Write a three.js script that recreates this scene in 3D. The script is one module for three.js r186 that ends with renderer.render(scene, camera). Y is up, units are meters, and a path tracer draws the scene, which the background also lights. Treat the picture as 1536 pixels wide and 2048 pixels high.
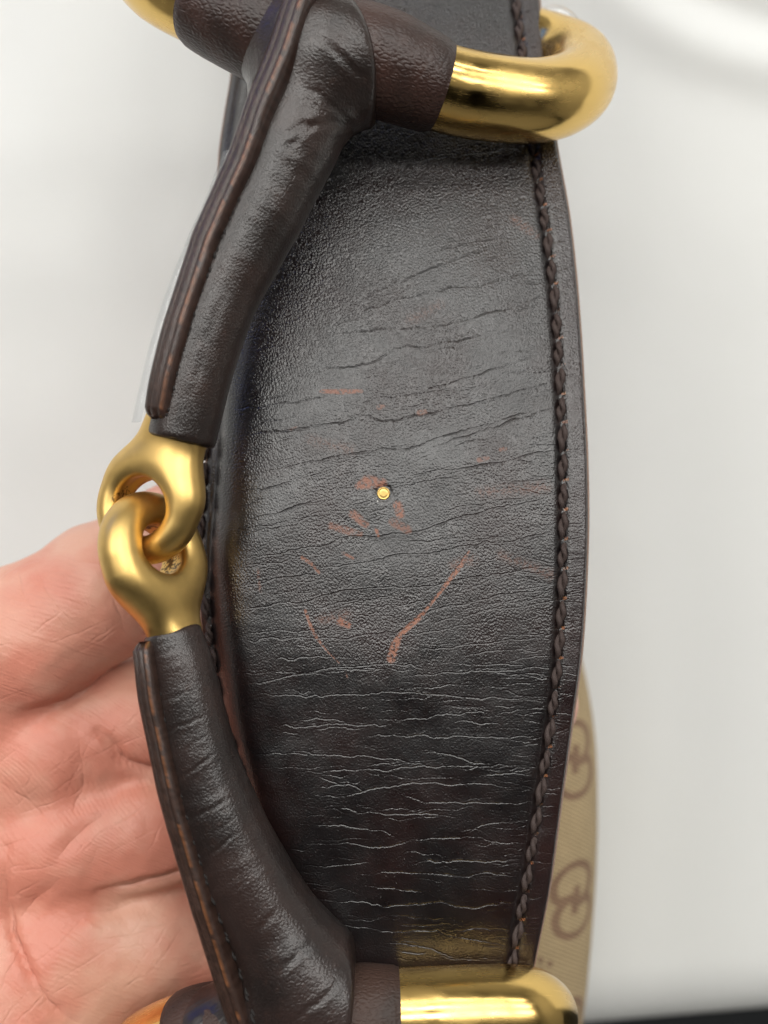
import * as THREE from 'three';
import { RectAreaLightUniformsLib } from 'three/addons/lights/RectAreaLightUniformsLib.js';
import { mergeGeometries } from 'three/addons/utils/BufferGeometryUtils.js';
import { RoundedBoxGeometry } from 'three/addons/geometries/RoundedBoxGeometry.js';

// ---------------------------------------------------------------- camera, lamps, exposure
// Bench frame, in millimetres: X right, Y away from the photographer, Z up from the strap. World metres: (X, Z + H, -Y).
const D = 120, PXMM = 18.5, H = 70;           // lens 120 mm over the strap, strap 70 mm over the table
const scene = new THREE.Scene();
scene.background = new THREE.Color(0x000000);
const camera = new THREE.PerspectiveCamera(2 * Math.atan(1024 / PXMM / D) * 180 / Math.PI, 0.75, 0.005, 30);
camera.position.set(0, (D + H) / 1000, 0);
camera.up.set(0, 0, -1);
camera.lookAt(0, 0, 0);
camera.focus = 0.119;
camera.userData.fStop = 14;
scene.add(camera);
const renderer = new THREE.WebGLRenderer({ antialias: true });
renderer.toneMapping = THREE.LinearToneMapping;
renderer.toneMappingExposure = 0.86;
renderer.shadowMap.enabled = true;
renderer.setSize(768, 1024);
RectAreaLightUniformsLib.init();

// ---------------------------------------------------------------- small helpers
const V = (x, y, z) => new THREE.Vector3(x, y, z);
let seed = 7;
const rnd = () => { seed = (seed * 1664525 + 1013904223) >>> 0; return seed / 4294967296; };
const clamp = (x, a = 0, b = 1) => Math.min(b, Math.max(a, x));
const mix = (a, b, t) => a + (b - a) * t;
const sstep = (a, b, x) => { const t = clamp((x - a) / (b - a)); return t * t * (3 - 2 * t); };
const hash = (x, y, z = 0) => { let h = (x * 374761393 + y * 668265263 + z * 2147483647) | 0; h = Math.imul(h ^ (h >>> 13), 1274126177); h ^= h >>> 16; h = Math.imul(h, 2246822519); return ((h ^ (h >>> 15)) >>> 0) / 4294967296; };
function noise(x, y, z = 0) {
  const i = Math.floor(x), j = Math.floor(y), k = Math.floor(z); let u = x - i, v = y - j, w = z - k;
  u = u * u * (3 - 2 * u); v = v * v * (3 - 2 * v); w = w * w * (3 - 2 * w);
  const a = mix(mix(hash(i, j, k), hash(i + 1, j, k), u), mix(hash(i, j + 1, k), hash(i + 1, j + 1, k), u), v);
  if (w === 0) return a * 2 - 1;
  return mix(a, mix(mix(hash(i, j, k + 1), hash(i + 1, j, k + 1), u), mix(hash(i, j + 1, k + 1), hash(i + 1, j + 1, k + 1), u), v), w) * 2 - 1;
}
const fbm = (x, y, z = 0, n = 4) => { let s = 0, a = 0.5; for (let i = 0; i < n; i++) { s += a * noise(x, y, z); x = x * 2.03 + 11.3; y = y * 2.03 + 5.7; z *= 2.03; a *= 0.5; } return s; };
// cells: distance to the nearest and second nearest of jittered points
function cells(x, y) {
  const i = Math.floor(x), j = Math.floor(y); let f1 = 9, f2 = 9;
  for (let b = -1; b <= 1; b++) for (let a = -1; a <= 1; a++) {
    const dx = i + a + hash(i + a, j + b, 3) - x, dy = j + b + hash(i + a, j + b, 8) - y, d = dx * dx + dy * dy;
    if (d < f1) { f2 = f1; f1 = d; } else if (d < f2) f2 = d;
  }
  return [Math.sqrt(f1), Math.sqrt(f2)];
}
// a direction read from the photograph, met at height Z (mm)
const P = (px, py, Z = 0) => { const s = (D - Z) / D / PXMM; return V((px - 768) * s, (1024 - py) * s, Z); };
const MPX = (r, Z = 0) => r / PXMM * (D - Z) / D;
function lerpTable(tab, y) {
  if (y <= tab[0][0]) { const [a, b] = tab; return a[1] + (b[1] - a[1]) * (y - a[0]) / (b[0] - a[0]); }
  for (let i = 0; i < tab.length - 1; i++) if (y <= tab[i + 1][0] || i === tab.length - 2) {
    const p0 = tab[Math.max(0, i - 1)], p1 = tab[i], p2 = tab[i + 1], p3 = tab[Math.min(tab.length - 1, i + 2)], t = (y - p1[0]) / (p2[0] - p1[0]);
    if (t > 1) return p1[1] + (p2[1] - p1[1]) * t;
    const m1 = (p2[1] - p0[1]) / (p2[0] - p0[0]) * (p2[0] - p1[0]), m2 = (p3[1] - p1[1]) / (p3[0] - p1[0]) * (p2[0] - p1[0]), t2 = t * t, t3 = t2 * t;
    return (2 * t3 - 3 * t2 + 1) * p1[1] + (t3 - 2 * t2 + t) * m1 + (-2 * t3 + 3 * t2) * p2[1] + (t3 - t2) * m2;
  }
}
const TO_WORLD = new THREE.Matrix4().set(0.001, 0, 0, 0, 0, 0, 0.001, H / 1000, 0, -0.001, 0, 0, 0, 0, 0, 1);
function thing(name, label, category, base, group) {          // a Group at the thing's base (bench mm)
  const o = new THREE.Group(); o.name = name; o.position.copy(base.clone().applyMatrix4(TO_WORLD)); scene.add(o);
  o.userData = { label, category }; if (group) o.userData.group = group;
  o.userData.base = undefined; delete o.userData.base;
  o.updateMatrixWorld(true);
  return o;
}
function part(name, geo, mat, parent, extra) {                // geo in bench mm
  const g = geo.clone().applyMatrix4(TO_WORLD);
  const m = new THREE.Mesh(g, mat); m.name = name; m.castShadow = m.receiveShadow = true;
  parent.updateMatrixWorld(true);
  g.applyMatrix4(new THREE.Matrix4().copy(parent.matrixWorld).invert());
  parent.add(m); if (extra) Object.assign(m.userData, extra);
  m.updateMatrixWorld(true);
  return m;
}
function gridGeo(nu, nv, fn, closedU = false, flip = false) { // fn(i, j) -> {p, uv, c}
  const pos = [], uv = [], col = []; let hasC = false;
  for (let j = 0; j <= nv; j++) for (let i = 0; i <= nu; i++) { const r = fn(i, j); pos.push(r.p.x, r.p.y, r.p.z); uv.push(r.uv ? r.uv[0] : 0, r.uv ? r.uv[1] : 0); if (r.c) { hasC = true; col.push(...r.c); } }
  const idx = [];
  for (let j = 0; j < nv; j++) for (let i = 0; i < nu; i++) { const a = j * (nu + 1) + i, b = a + 1, c = a + nu + 1, d = c + 1; flip ? idx.push(a, c, b, b, c, d) : idx.push(a, b, c, b, d, c); }
  const g = new THREE.BufferGeometry();
  g.setAttribute('position', new THREE.Float32BufferAttribute(pos, 3)); g.setAttribute('uv', new THREE.Float32BufferAttribute(uv, 2));
  if (hasC) g.setAttribute('color', new THREE.Float32BufferAttribute(col, 3));
  g.setIndex(idx); g.computeVertexNormals();
  if (closedU) { const n = g.attributes.normal; for (let j = 0; j <= nv; j++) { const a = j * (nu + 1), b = a + nu; const s = V(n.getX(a) + n.getX(b), n.getY(a) + n.getY(b), n.getZ(a) + n.getZ(b)).normalize(); n.setXYZ(a, s.x, s.y, s.z); n.setXYZ(b, s.x, s.y, s.z); } }
  return g;
}
// a tube (or any profile) along a curve. prof(k, s) -> [a, b] offsets along the frame's two axes; up: fixed reference or null
function sweep(pts, n, m, prof, { up = null, closed = false, caps = true, color = null, uvScale = 1 } = {}) {
  const curve = new THREE.CatmullRomCurve3(pts, closed, 'centripetal'); curve.arcLengthDivisions = 400;
  const L = curve.getLength(), rows = [];
  let nrm = null;
  for (let j = 0; j <= n; j++) {
    const s = j / n, c = curve.getPointAt(s), t = curve.getTangentAt(s);
    if (up) { const u = typeof up === 'function' ? up(s, c) : up; nrm = u.clone().addScaledVector(t, -u.dot(t)).normalize(); }
    else if (!nrm) { nrm = Math.abs(t.z) < 0.9 ? V(0, 0, 1) : V(1, 0, 0); nrm.addScaledVector(t, -nrm.dot(t)).normalize(); }
    else nrm = nrm.clone().addScaledVector(t, -nrm.dot(t)).normalize();
    rows.push([c, nrm.clone(), V().crossVectors(t, nrm), s]);
  }
  const at = (i, j) => { const [c, a, b, s] = rows[j], k = (i % m) / m, [x, y] = prof(k, s); return { p: c.clone().addScaledVector(a, x).addScaledVector(b, y), uv: [i / m * 2 * uvScale, s * L * 0.04 * uvScale], c: color ? color(k, s, c) : undefined }; };
  const g = gridGeo(m, n, at, true);
  if (!caps || closed) return g;
  const parts = [g];
  for (const j of [0, n]) {
    const [c, , , s] = rows[j], pos = [c.x, c.y, c.z], uv = [0, 0], idx = [], col = color ? [...color(0, s, c)] : [];
    for (let i = 0; i < m; i++) { const q = at(i, j); pos.push(q.p.x, q.p.y, q.p.z); uv.push(...q.uv); if (color) col.push(...q.c); idx.push(0, ...(j ? [1 + i, 1 + (i + 1) % m] : [1 + (i + 1) % m, 1 + i])); }
    const cg = new THREE.BufferGeometry(); cg.setAttribute('position', new THREE.Float32BufferAttribute(pos, 3)); cg.setAttribute('uv', new THREE.Float32BufferAttribute(uv, 2));
    if (color) cg.setAttribute('color', new THREE.Float32BufferAttribute(col, 3));
    cg.setIndex(idx); cg.computeVertexNormals(); parts.push(cg);
  }
  return mergeGeometries(parts);
}
const round = (r) => (k, s) => { const a = k * Math.PI * 2, q = typeof r === 'function' ? r(s, a) : r; return [Math.cos(a) * q, Math.sin(a) * q]; };
// surface of a distance field (surface nets), vertices pulled onto the surface, normals from the field
function fieldMesh(f, lo, hi, h, { uv = null, color = null, displace = null } = {}) {
  const n = [0, 1, 2].map((k) => Math.ceil((hi.getComponent(k) - lo.getComponent(k)) / h) + 1), [nx, ny, nz] = n;
  const val = new Float32Array(nx * ny * nz), id = (i, j, k) => (k * ny + j) * nx + i;
  for (let k = 0; k < nz; k++) for (let j = 0; j < ny; j++) for (let i = 0; i < nx; i++) val[id(i, j, k)] = f(lo.x + i * h, lo.y + j * h, lo.z + k * h);
  const vid = new Int32Array(nx * ny * nz).fill(-1), pos = [];
  const C = []; for (let c = 0; c < 8; c++) C.push([c & 1, (c >> 1) & 1, c >> 2]);
  const E = []; for (let a = 0; a < 8; a++) for (const b of [1, 2, 4]) if (!(a & b)) E.push([a, a | b]);
  for (let k = 0; k < nz - 1; k++) for (let j = 0; j < ny - 1; j++) for (let i = 0; i < nx - 1; i++) {
    let m = 0; const v = [];
    for (let c = 0; c < 8; c++) { const q = val[id(i + C[c][0], j + C[c][1], k + C[c][2])]; v.push(q); if (q < 0) m |= 1 << c; }
    if (m === 0 || m === 255) continue;
    let x = 0, y = 0, z = 0, w = 0;
    for (const [a, b] of E) { if ((v[a] < 0) === (v[b] < 0)) continue; const t = v[a] / (v[a] - v[b]); x += C[a][0] + (C[b][0] - C[a][0]) * t; y += C[a][1] + (C[b][1] - C[a][1]) * t; z += C[a][2] + (C[b][2] - C[a][2]) * t; w++; }
    vid[id(i, j, k)] = pos.length / 3; pos.push(lo.x + (i + x / w) * h, lo.y + (j + y / w) * h, lo.z + (k + z / w) * h);
  }
  const idx = [];
  const quad = (a, b, c, d, flip) => { if (a < 0 || b < 0 || c < 0 || d < 0) return; flip ? idx.push(a, c, b, a, d, c) : idx.push(a, b, c, a, c, d); };
  for (let k = 1; k < nz - 1; k++) for (let j = 1; j < ny - 1; j++) for (let i = 1; i < nx - 1; i++) {
    const a = val[id(i, j, k)] < 0;
    if (a !== val[id(i + 1, j, k)] < 0) quad(vid[id(i, j - 1, k - 1)], vid[id(i, j, k - 1)], vid[id(i, j, k)], vid[id(i, j - 1, k)], !a);
    if (a !== val[id(i, j + 1, k)] < 0) quad(vid[id(i - 1, j, k - 1)], vid[id(i - 1, j, k)], vid[id(i, j, k)], vid[id(i, j, k - 1)], !a);
    if (a !== val[id(i, j, k + 1)] < 0) quad(vid[id(i - 1, j - 1, k)], vid[id(i, j - 1, k)], vid[id(i, j, k)], vid[id(i - 1, j, k)], !a);
  }
  const nor = new Float32Array(pos.length), uvs = [], col = [], e = h * 0.5;
  const grad = (x, y, z) => { const g = V(f(x + e, y, z) - f(x - e, y, z), f(x, y + e, z) - f(x, y - e, z), f(x, y, z + e) - f(x, y, z - e)); return g.multiplyScalar(1 / (2 * e)); };
  for (let q = 0; q < pos.length; q += 3) {
    let p = V(pos[q], pos[q + 1], pos[q + 2]);
    for (let it = 0; it < 2; it++) { const g = grad(p.x, p.y, p.z), l = g.lengthSq(); if (l > 1e-6) p.addScaledVector(g, -clamp(f(p.x, p.y, p.z) / l, -h, h)); }
    const g = grad(p.x, p.y, p.z).normalize();
    if (displace) p.addScaledVector(g, displace(p, g));
    pos[q] = p.x; pos[q + 1] = p.y; pos[q + 2] = p.z; nor[q] = g.x; nor[q + 1] = g.y; nor[q + 2] = g.z;
    if (uv) uvs.push(...uv(p, g)); if (color) col.push(...color(p, g));
  }
  const geo = new THREE.BufferGeometry();
  geo.setAttribute('position', new THREE.Float32BufferAttribute(pos, 3)); geo.setIndex(idx);
  if (uv) geo.setAttribute('uv', new THREE.Float32BufferAttribute(uvs, 2)); if (color) geo.setAttribute('color', new THREE.Float32BufferAttribute(col, 3));
  if (displace) geo.computeVertexNormals(); else geo.setAttribute('normal', new THREE.BufferAttribute(nor, 3));
  return geo;
}
const cone = (a, ra, b, rb) => { const dx = b.x - a.x, dy = b.y - a.y, dz = b.z - a.z, L = dx * dx + dy * dy + dz * dz; return (x, y, z) => { const px = x - a.x, py = y - a.y, pz = z - a.z, h = clamp((px * dx + py * dy + pz * dz) / L), ex = px - dx * h, ey = py - dy * h, ez = pz - dz * h; return Math.sqrt(ex * ex + ey * ey + ez * ez) - (ra + (rb - ra) * h); }; };
const smin = (a, b, k) => { const h = Math.max(k - Math.abs(a - b), 0) / k; return Math.min(a, b) - h * h * k * 0.25; };
const smax = (a, b, k = 0.7) => -smin(-a, -b, k);
function chain(list0, sub = 1) { let list = list0; if (sub > 1) { const cv = new THREE.CatmullRomCurve3(list0.map((q) => q[0]), false, 'centripetal'), n = list0.length - 1; list = []; for (let i = 0; i <= n * sub; i++) { const u = i / sub, k = Math.min(n - 1, Math.floor(u)); list.push([cv.getPoint(u / n), mix(list0[k][1], list0[k + 1][1], sstep(0, 1, u - k) * 0.5 + (u - k) * 0.5)]); } } const c = []; for (let i = 0; i < list.length - 1; i++) c.push(cone(list[i][0], list[i][1], list[i + 1][0], list[i + 1][1])); return (x, y, z) => { let d = 1e9; for (const q of c) d = sub > 1 ? Math.min(d, q(x, y, z)) : smin(d, q(x, y, z), 1.2); return d; }; }
function dataTex(w, h, fill, { srgb = false, float = false, wrap = THREE.RepeatWrapping } = {}) {
  const a = float ? new Float32Array(w * h * 4) : new Uint8Array(w * h * 4);
  for (let j = 0; j < h; j++) for (let i = 0; i < w; i++) { const c = fill(i, j), o = (j * w + i) * 4; for (let k = 0; k < 3; k++) a[o + k] = float ? c[k] : clamp(Math.round(c[k] * 255), 0, 255); a[o + 3] = float ? 1 : 255; }
  const t = new THREE.DataTexture(a, w, h, THREE.RGBAFormat, float ? THREE.FloatType : THREE.UnsignedByteType);
  t.magFilter = THREE.LinearFilter; t.minFilter = THREE.LinearFilter; t.wrapS = t.wrapT = wrap; if (srgb) t.colorSpace = THREE.SRGBColorSpace; t.needsUpdate = true; return t;
}
const toS = (c) => c <= 0.0031308 ? c * 12.92 : 1.055 * Math.pow(c, 1 / 2.4) - 0.055;
const lin = (r, g, b) => new THREE.Color().setRGB(r, g, b);

// ---------------------------------------------------------------- ceiling, lamps, wall ahead (mirrored in the brass and the leather)
function box(name, w, h, d, x, y, z, mat, parent = scene) { const m = new THREE.Mesh(new THREE.BoxGeometry(w, h, d), mat); m.name = name; m.position.set(x, y, z); m.castShadow = m.receiveShadow = true; parent.add(m); return m; }
const plaster = new THREE.MeshStandardMaterial({ color: lin(0.72, 0.71, 0.69), roughness: 0.95 });
const CEIL = 1.75;
box('ceiling', 6, 0.1, 4.4, 0, CEIL + 0.05, -1.9, plaster).userData.kind = 'structure';  // stops short on the near side, shaped so the lower strap mirrors dark
box('wall', 6, 2.6, 0.1, 0, CEIL - 1.3, -4.15, plaster).userData.kind = 'structure';
box('wall_001', 0.1, 2.6, 6, -2.95, CEIL - 1.3, -1.1, plaster).userData.kind = 'structure';
box('wall_002', 0.1, 2.6, 6, 2.95, CEIL - 1.3, -1.1, plaster).userData.kind = 'structure';
box('wall_003', 6, 2.6, 0.1, 0, CEIL - 1.3, 2.4, plaster).userData.kind = 'structure';
const LAMP_I = 9.5;
const lampFrame = new THREE.MeshStandardMaterial({ color: lin(0.7, 0.7, 0.7), roughness: 0.5 });
const lampGlow = new THREE.MeshStandardMaterial({ color: lin(0.8, 0.8, 0.8), roughness: 0.6, emissive: lin(1, 0.985, 0.95), emissiveIntensity: 2.5 });
const lampSpots = []; for (const z of [-0.46, -1.15, -2.05]) for (const x of [-1.4, 0, 1.4]) lampSpots.push([x, z]);
lampSpots.forEach(([x, z], i) => {
  const o = new THREE.Group(); o.name = 'ceiling_light' + (i ? '_' + String(i).padStart(3, '0') : ''); o.position.set(x, CEIL - 0.03, z); scene.add(o);
  o.userData = { label: 'white rectangular office ceiling light panel', category: 'ceiling light', group: 'ceiling light panels above the table' };
  box('frame', 1.24, 0.03, 0.34, 0, 0.012, 0, lampFrame, o);
  box('diffuser', 1.18, 0.012, 0.28, 0, -0.009, 0, lampGlow, o);
  const l = new THREE.RectAreaLight(lin(1, 0.985, 0.95), LAMP_I, 1.18, 0.28); l.position.set(x, CEIL - 0.05, z); l.lookAt(x, 0, z); l.name = 'ceiling_lamp'; scene.add(l);
});

// ---------------------------------------------------------------- table under a white cloth, dark floor
const floorMat = new THREE.MeshStandardMaterial({ color: lin(0.02, 0.022, 0.024), roughness: 0.9 });
box('floor', 6, 0.1, 5, 0, -0.8, -1.2, floorMat).userData.kind = 'structure';
const EDGE = -92.3;
function clothZ(X, Y) {
  let z = -70 + 0.15 * fbm(X * 0.03, Y * 0.03);
  // folds that bow round a point beyond the far right corner
  const q = Math.hypot((X - 78) * 0.8, Y - 118), dx = sstep(22, 52, X) * sstep(30, 60, Y);
  const ridge = (r, w, a) => a * Math.exp(-(((q - r) / w) ** 2));
  z += dx * (ridge(31, 3.4, 2.2) + ridge(43, 5.0, 2.3) + ridge(20, 5, 3.2));
  // a lift at the left, then falling away
  const l = sstep(-8, -40, Y - 90) ;
  z += (1 - l) * -1.5 * sstep(-54, -68, X);
  // over the table's rounded near edge
  const e = EDGE + 0.085 * (X - 37) - Y;
  if (e > -14) { const t = clamp((e + 14) / 14, 0, 1.35); z -= t < 1 ? 14 * (1 - Math.sqrt(1 - t * t)) : 14 + (t - 1) * 300; }
  return z;
}
const clothTex = dataTex(256, 256, (i, j) => { const k = 0.5 + 0.25 * Math.sin(i * Math.PI / 2) * 0.4 + 0.25 * Math.sin(j * Math.PI / 2) * 0.4 + 0.15 * noise(i * 0.4, j * 0.4); return [k, k, k]; }, {});
clothTex.repeat.set(60, 60);
const clothMat = new THREE.MeshStandardMaterial({ color: lin(0.765, 0.77, 0.748), roughness: 0.85, bumpMap: clothTex, bumpScale: 0.00003 });
{
  const xs = [], ys = [];
  for (let x = -1230; x < -90; x += 30) xs.push(x); for (let x = -90; x <= 90; x += 0.8) xs.push(x); for (let x = 120; x <= 1230; x += 30) xs.push(x);
  for (let y = -108; y < -60; y += 0.5) ys.push(y); for (let y = -60; y <= 120; y += 0.9) ys.push(y); for (let y = 130; y <= 1030; y += 30) ys.push(y);
  const g = gridGeo(xs.length - 1, ys.length - 1, (i, j) => { const X = xs[i], Y = ys[j]; return { p: V(X, Y, clothZ(X, Y)), uv: [X / 100, Y / 100] }; });
  const m = part('table_cover', g, clothMat, scene); m.userData.kind = 'structure';
  const t = box('table', 2.4, 0.03, 1.1, 0, -0.025, -0.48, new THREE.MeshStandardMaterial({ color: lin(0.25, 0.22, 0.18), roughness: 0.6 })); t.userData.kind = 'structure';
}

// ---------------------------------------------------------------- an unseen monitor, added as stand-in for the blue source the glossy edges mirror
{
  const o = new THREE.Group(); o.name = 'stand_in_monitor'; o.position.set(-0.74, 0, -0.72); o.rotation.y = 0.82; scene.add(o);
  o.userData = { label: 'added unseen black monitor, its blue screen a stand-in for an unknown blue source', category: 'monitor' };
  const black = new THREE.MeshStandardMaterial({ color: lin(0.02, 0.02, 0.022), roughness: 0.45 });
  const put = (name, geo, mat, x, y, z) => { const m = new THREE.Mesh(geo, mat); m.name = name; m.position.set(x, y, z); m.castShadow = m.receiveShadow = true; o.add(m); return m; };
  put('case', new RoundedBoxGeometry(0.62, 0.27, 0.03, 3, 0.008), black, 0, 0.215, -0.02);
  put('screen', new THREE.BoxGeometry(0.59, 0.24, 0.002), new THREE.MeshStandardMaterial({ color: lin(0.02, 0.02, 0.03), roughness: 0.3, emissive: lin(0.05, 0.2, 1), emissiveIntensity: 1.6 }), 0, 0.217, -0.003);  // glowing panel added to put blue reflections on the glossy edges
  put('stand', new RoundedBoxGeometry(0.05, 0.12, 0.012, 2, 0.004), black, 0, 0.06, -0.04);
  put('foot', new RoundedBoxGeometry(0.2, 0.008, 0.14, 2, 0.003), black, 0, 0.005, -0.03);
  const l = new THREE.RectAreaLight(lin(0.05, 0.2, 1), 0.12, 0.59, 0.24); l.name = 'added_blue_light'; l.position.set(0, 0.217, 0.003); l.rotation.y = Math.PI; o.add(l);  // blue area light added along with the glowing panel
}

// ---------------------------------------------------------------- the strap
const zSpine = (Y) => -((Y + 22) ** 2) / (2 * 235);
const pxEdge = (list) => list.map(([x, y]) => { let Z = -4, p; for (let k = 0; k < 6; k++) { p = P(x, y, Z); Z = zSpine(p.y) - 1; } return [p.y, p.x]; }).sort((a, b) => a[0] - b[0]);
const rightEdge = pxEdge([[1050, -300], [1080, 0], [1095, 150], [1115, 290], [1140, 430], [1158, 600], [1170, 800], [1177, 1000], [1174, 1150], [1165, 1300], [1150, 1420], [1125, 1600], [1100, 1780], [1072, 1920], [1050, 2060], [1030, 2300]]);
const leftEdge = pxEdge([[468, -300], [455, 100], [440, 200], [428, 290], [418, 600], [405, 850], [395, 1000], [388, 1100], [388, 1200], [395, 1300], [415, 1450], [450, 1600], [490, 1750], [530, 1900], [560, 2060], [580, 2300]]);
const stitchPx = [[1012, -160], [1030, 0], [1050, 150], [1065, 300], [1085, 420], [1108, 600], [1118, 750], [1124, 900], [1125, 1050], [1122, 1200], [1114, 1330], [1100, 1450], [1085, 1550], [1065, 1680], [1045, 1800], [1024, 1920], [1000, 2060]];
const stitchLine = pxEdge(stitchPx);
const leftProf = [[0, -5.6], [0.5, -5.0], [1.2, -4.4], [1.8, -3.5], [2.6, -2.3], [4, -1.15], [6, -0.5], [9, -0.15], [14, 0]];
const Y0 = -70, Y1 = 125, TW = 800, TH = 2048;            // texture covers X -25..25, Y -68..60 mm
const U = (X) => (X + 25) / 50, Vv = (Y) => (Y + 68) / 134;
function strapZ(X, Y) {
  const xl = lerpTable(leftEdge, Y), xr = lerpTable(rightEdge, Y), dl = X - xl, dr = xr - X, xs = lerpTable(stitchLine, Y), t = (X - xl) / (xr - xl) * 2 - 1;
  let z = zSpine(Y) - 0.9 * Math.max(0, t) ** 3;
  if (dl < 14) z += lerpTable(leftProf, Math.max(0, dl));
  z -= 0.55 * Math.exp(-(((X - xs) / 0.55) ** 2)) + 0.28 * sstep(-1.2, 0.4, X - xs);
  z -= 0.3 * Math.exp(-(((dl - 1.35) / 0.4) ** 2));
  z += 0.22 * fbm(X * 0.09, Y * 0.12, 0, 2);
  if (dr < 0.45) z -= 0.45 - Math.sqrt(Math.max(0, 0.45 * 0.45 - (0.45 - dr) ** 2));
  return z;
}
// creases, followed from the photograph (pixels), and finer ones of the same lie
const creasePx = [
  [[690, 352], [800, 333], [900, 312], [1000, 300], [1060, 291]], [[640, 430], [740, 395], [850, 372], [960, 352], [1060, 345]],
  [[860, 507], [906, 493], [951, 482], [1010, 476]], [[700, 610], [760, 580], [828, 550], [906, 523], [997, 487], [1079, 459]],
  [[669, 651], [733, 619], [815, 596], [883, 580], [974, 569], [1042, 550], [1088, 532]], [[632, 673], [769, 660], [883, 651], [974, 628], [1097, 605]],
  [[596, 751], [669, 737], [742, 726], [796, 696], [860, 692], [951, 673], [1050, 660]], [[769, 796], [837, 787], [906, 765], [997, 737], [1088, 710]],
  [[459, 819], [532, 812], [610, 801], [669, 787]], [[527, 865], [600, 856], [678, 847], [733, 837]], [[701, 826], [769, 840], [828, 837]], [[769, 844], [860, 828], [951, 805], [1106, 765]],
  [[860, 897], [974, 860], [1042, 837], [1106, 819]], [[500, 868], [550, 865], [609, 860], [652, 854]], [[480, 955], [550, 939], [623, 923], [696, 909], [755, 900], [799, 900], [843, 891], [887, 873], [967, 854], [1021, 835], [1061, 826], [1110, 823]],
  [[843, 947], [902, 941], [967, 932], [1021, 921], [1075, 907], [1115, 905]], [[500, 1040], [550, 1029], [594, 1014], [647, 1002]], [[1007, 969], [1061, 962], [1112, 958]],
  [[480, 1118], [550, 1108], [638, 1093], [696, 1076], [755, 1073], [799, 1067], [843, 1061], [902, 1040], [981, 1020], [1034, 1010], [1115, 993]],
  [[652, 1134], [726, 1128], [784, 1114], [872, 1105], [931, 1093], [981, 1085], [1029, 1082], [1075, 1071], [1115, 1065]], [[470, 1172], [550, 1160], [594, 1152], [632, 1150]],
  [[450, 1222], [550, 1210], [623, 1201], [696, 1181], [784, 1175], [866, 1171], [940, 1155], [1007, 1149], [1061, 1137], [1115, 1134]],
  [[500, 1282], [550, 1278], [623, 1276], [682, 1278], [755, 1269], [805, 1260], [858, 1222], [931, 1210], [1007, 1189], [1088, 1180], [1123, 1179]],
  [[843, 1298], [900, 1297], [981, 1286], [1034, 1281], [1101, 1270]], [[500, 1370], [550, 1360], [638, 1342], [726, 1332], [790, 1329], [843, 1335]], [[831, 1348], [887, 1347], [931, 1344], [1007, 1341], [1115, 1332], [1155, 1329]],
  [[520, 1386], [607, 1394], [670, 1390], [755, 1386], [861, 1389], [946, 1394], [1009, 1397], [1089, 1394], [1140, 1388]], [[556, 1452], [607, 1452], [670, 1449], [734, 1452], [780, 1447]], [[776, 1439], [840, 1437], [903, 1428], [967, 1426]],
  [[600, 1441], [650, 1439], [700, 1444]], [[734, 1473], [797, 1471], [861, 1473], [946, 1475], [1064, 1473]], [[586, 1504], [670, 1511], [755, 1515], [827, 1528]], [[600, 1547], [692, 1540], [776, 1540], [840, 1534], [946, 1532], [1009, 1532], [1072, 1536]],
  [[844, 1500], [895, 1507], [946, 1524], [979, 1528]], [[632, 1591], [670, 1595], [734, 1583], [785, 1572], [819, 1568], [861, 1567], [903, 1570], [946, 1567], [1030, 1574], [1115, 1576]], [[640, 1555], [690, 1570], [730, 1582]],
  [[810, 1591], [844, 1602], [924, 1604], [988, 1606], [1064, 1604]], [[637, 1619], [692, 1617], [717, 1625], [802, 1627], [861, 1629], [912, 1636]], [[603, 1648], [670, 1650], [717, 1659], [768, 1663], [802, 1680]], [[930, 1668], [958, 1653], [1009, 1644], [1060, 1638]],
  [[615, 1686], [670, 1686], [725, 1691], [768, 1695], [810, 1684], [861, 1678], [924, 1674], [988, 1682], [1051, 1689]], [[607, 1733], [658, 1733], [704, 1727], [734, 1722]], [[831, 1727], [882, 1722], [967, 1725], [1030, 1718]],
  [[721, 1748], [797, 1746], [861, 1748], [924, 1754], [967, 1748], [1030, 1752]], [[725, 1773], [776, 1777], [840, 1782]], [[611, 1801], [670, 1802], [734, 1807], [768, 1813], [819, 1809], [869, 1805], [937, 1818], [988, 1809], [1043, 1801]],
  [[649, 1843], [734, 1858], [797, 1864], [861, 1862], [924, 1875], [1009, 1892]], [[895, 1866], [946, 1856], [988, 1858]], [[755, 1887], [840, 1892], [903, 1913], [967, 1919]], [[960, 1548], [1020, 1545], [1060, 1540]], [[780, 1900], [850, 1908]]];
function pxToStrap(px, py) { let Z = -3, p; for (let k = 0; k < 5; k++) { p = P(px, py, Z); Z = strapZ(p.x, p.y); } return p; }
const hgt = new Float32Array(TW * TH), crease = new Float32Array(TW * TH);
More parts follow.
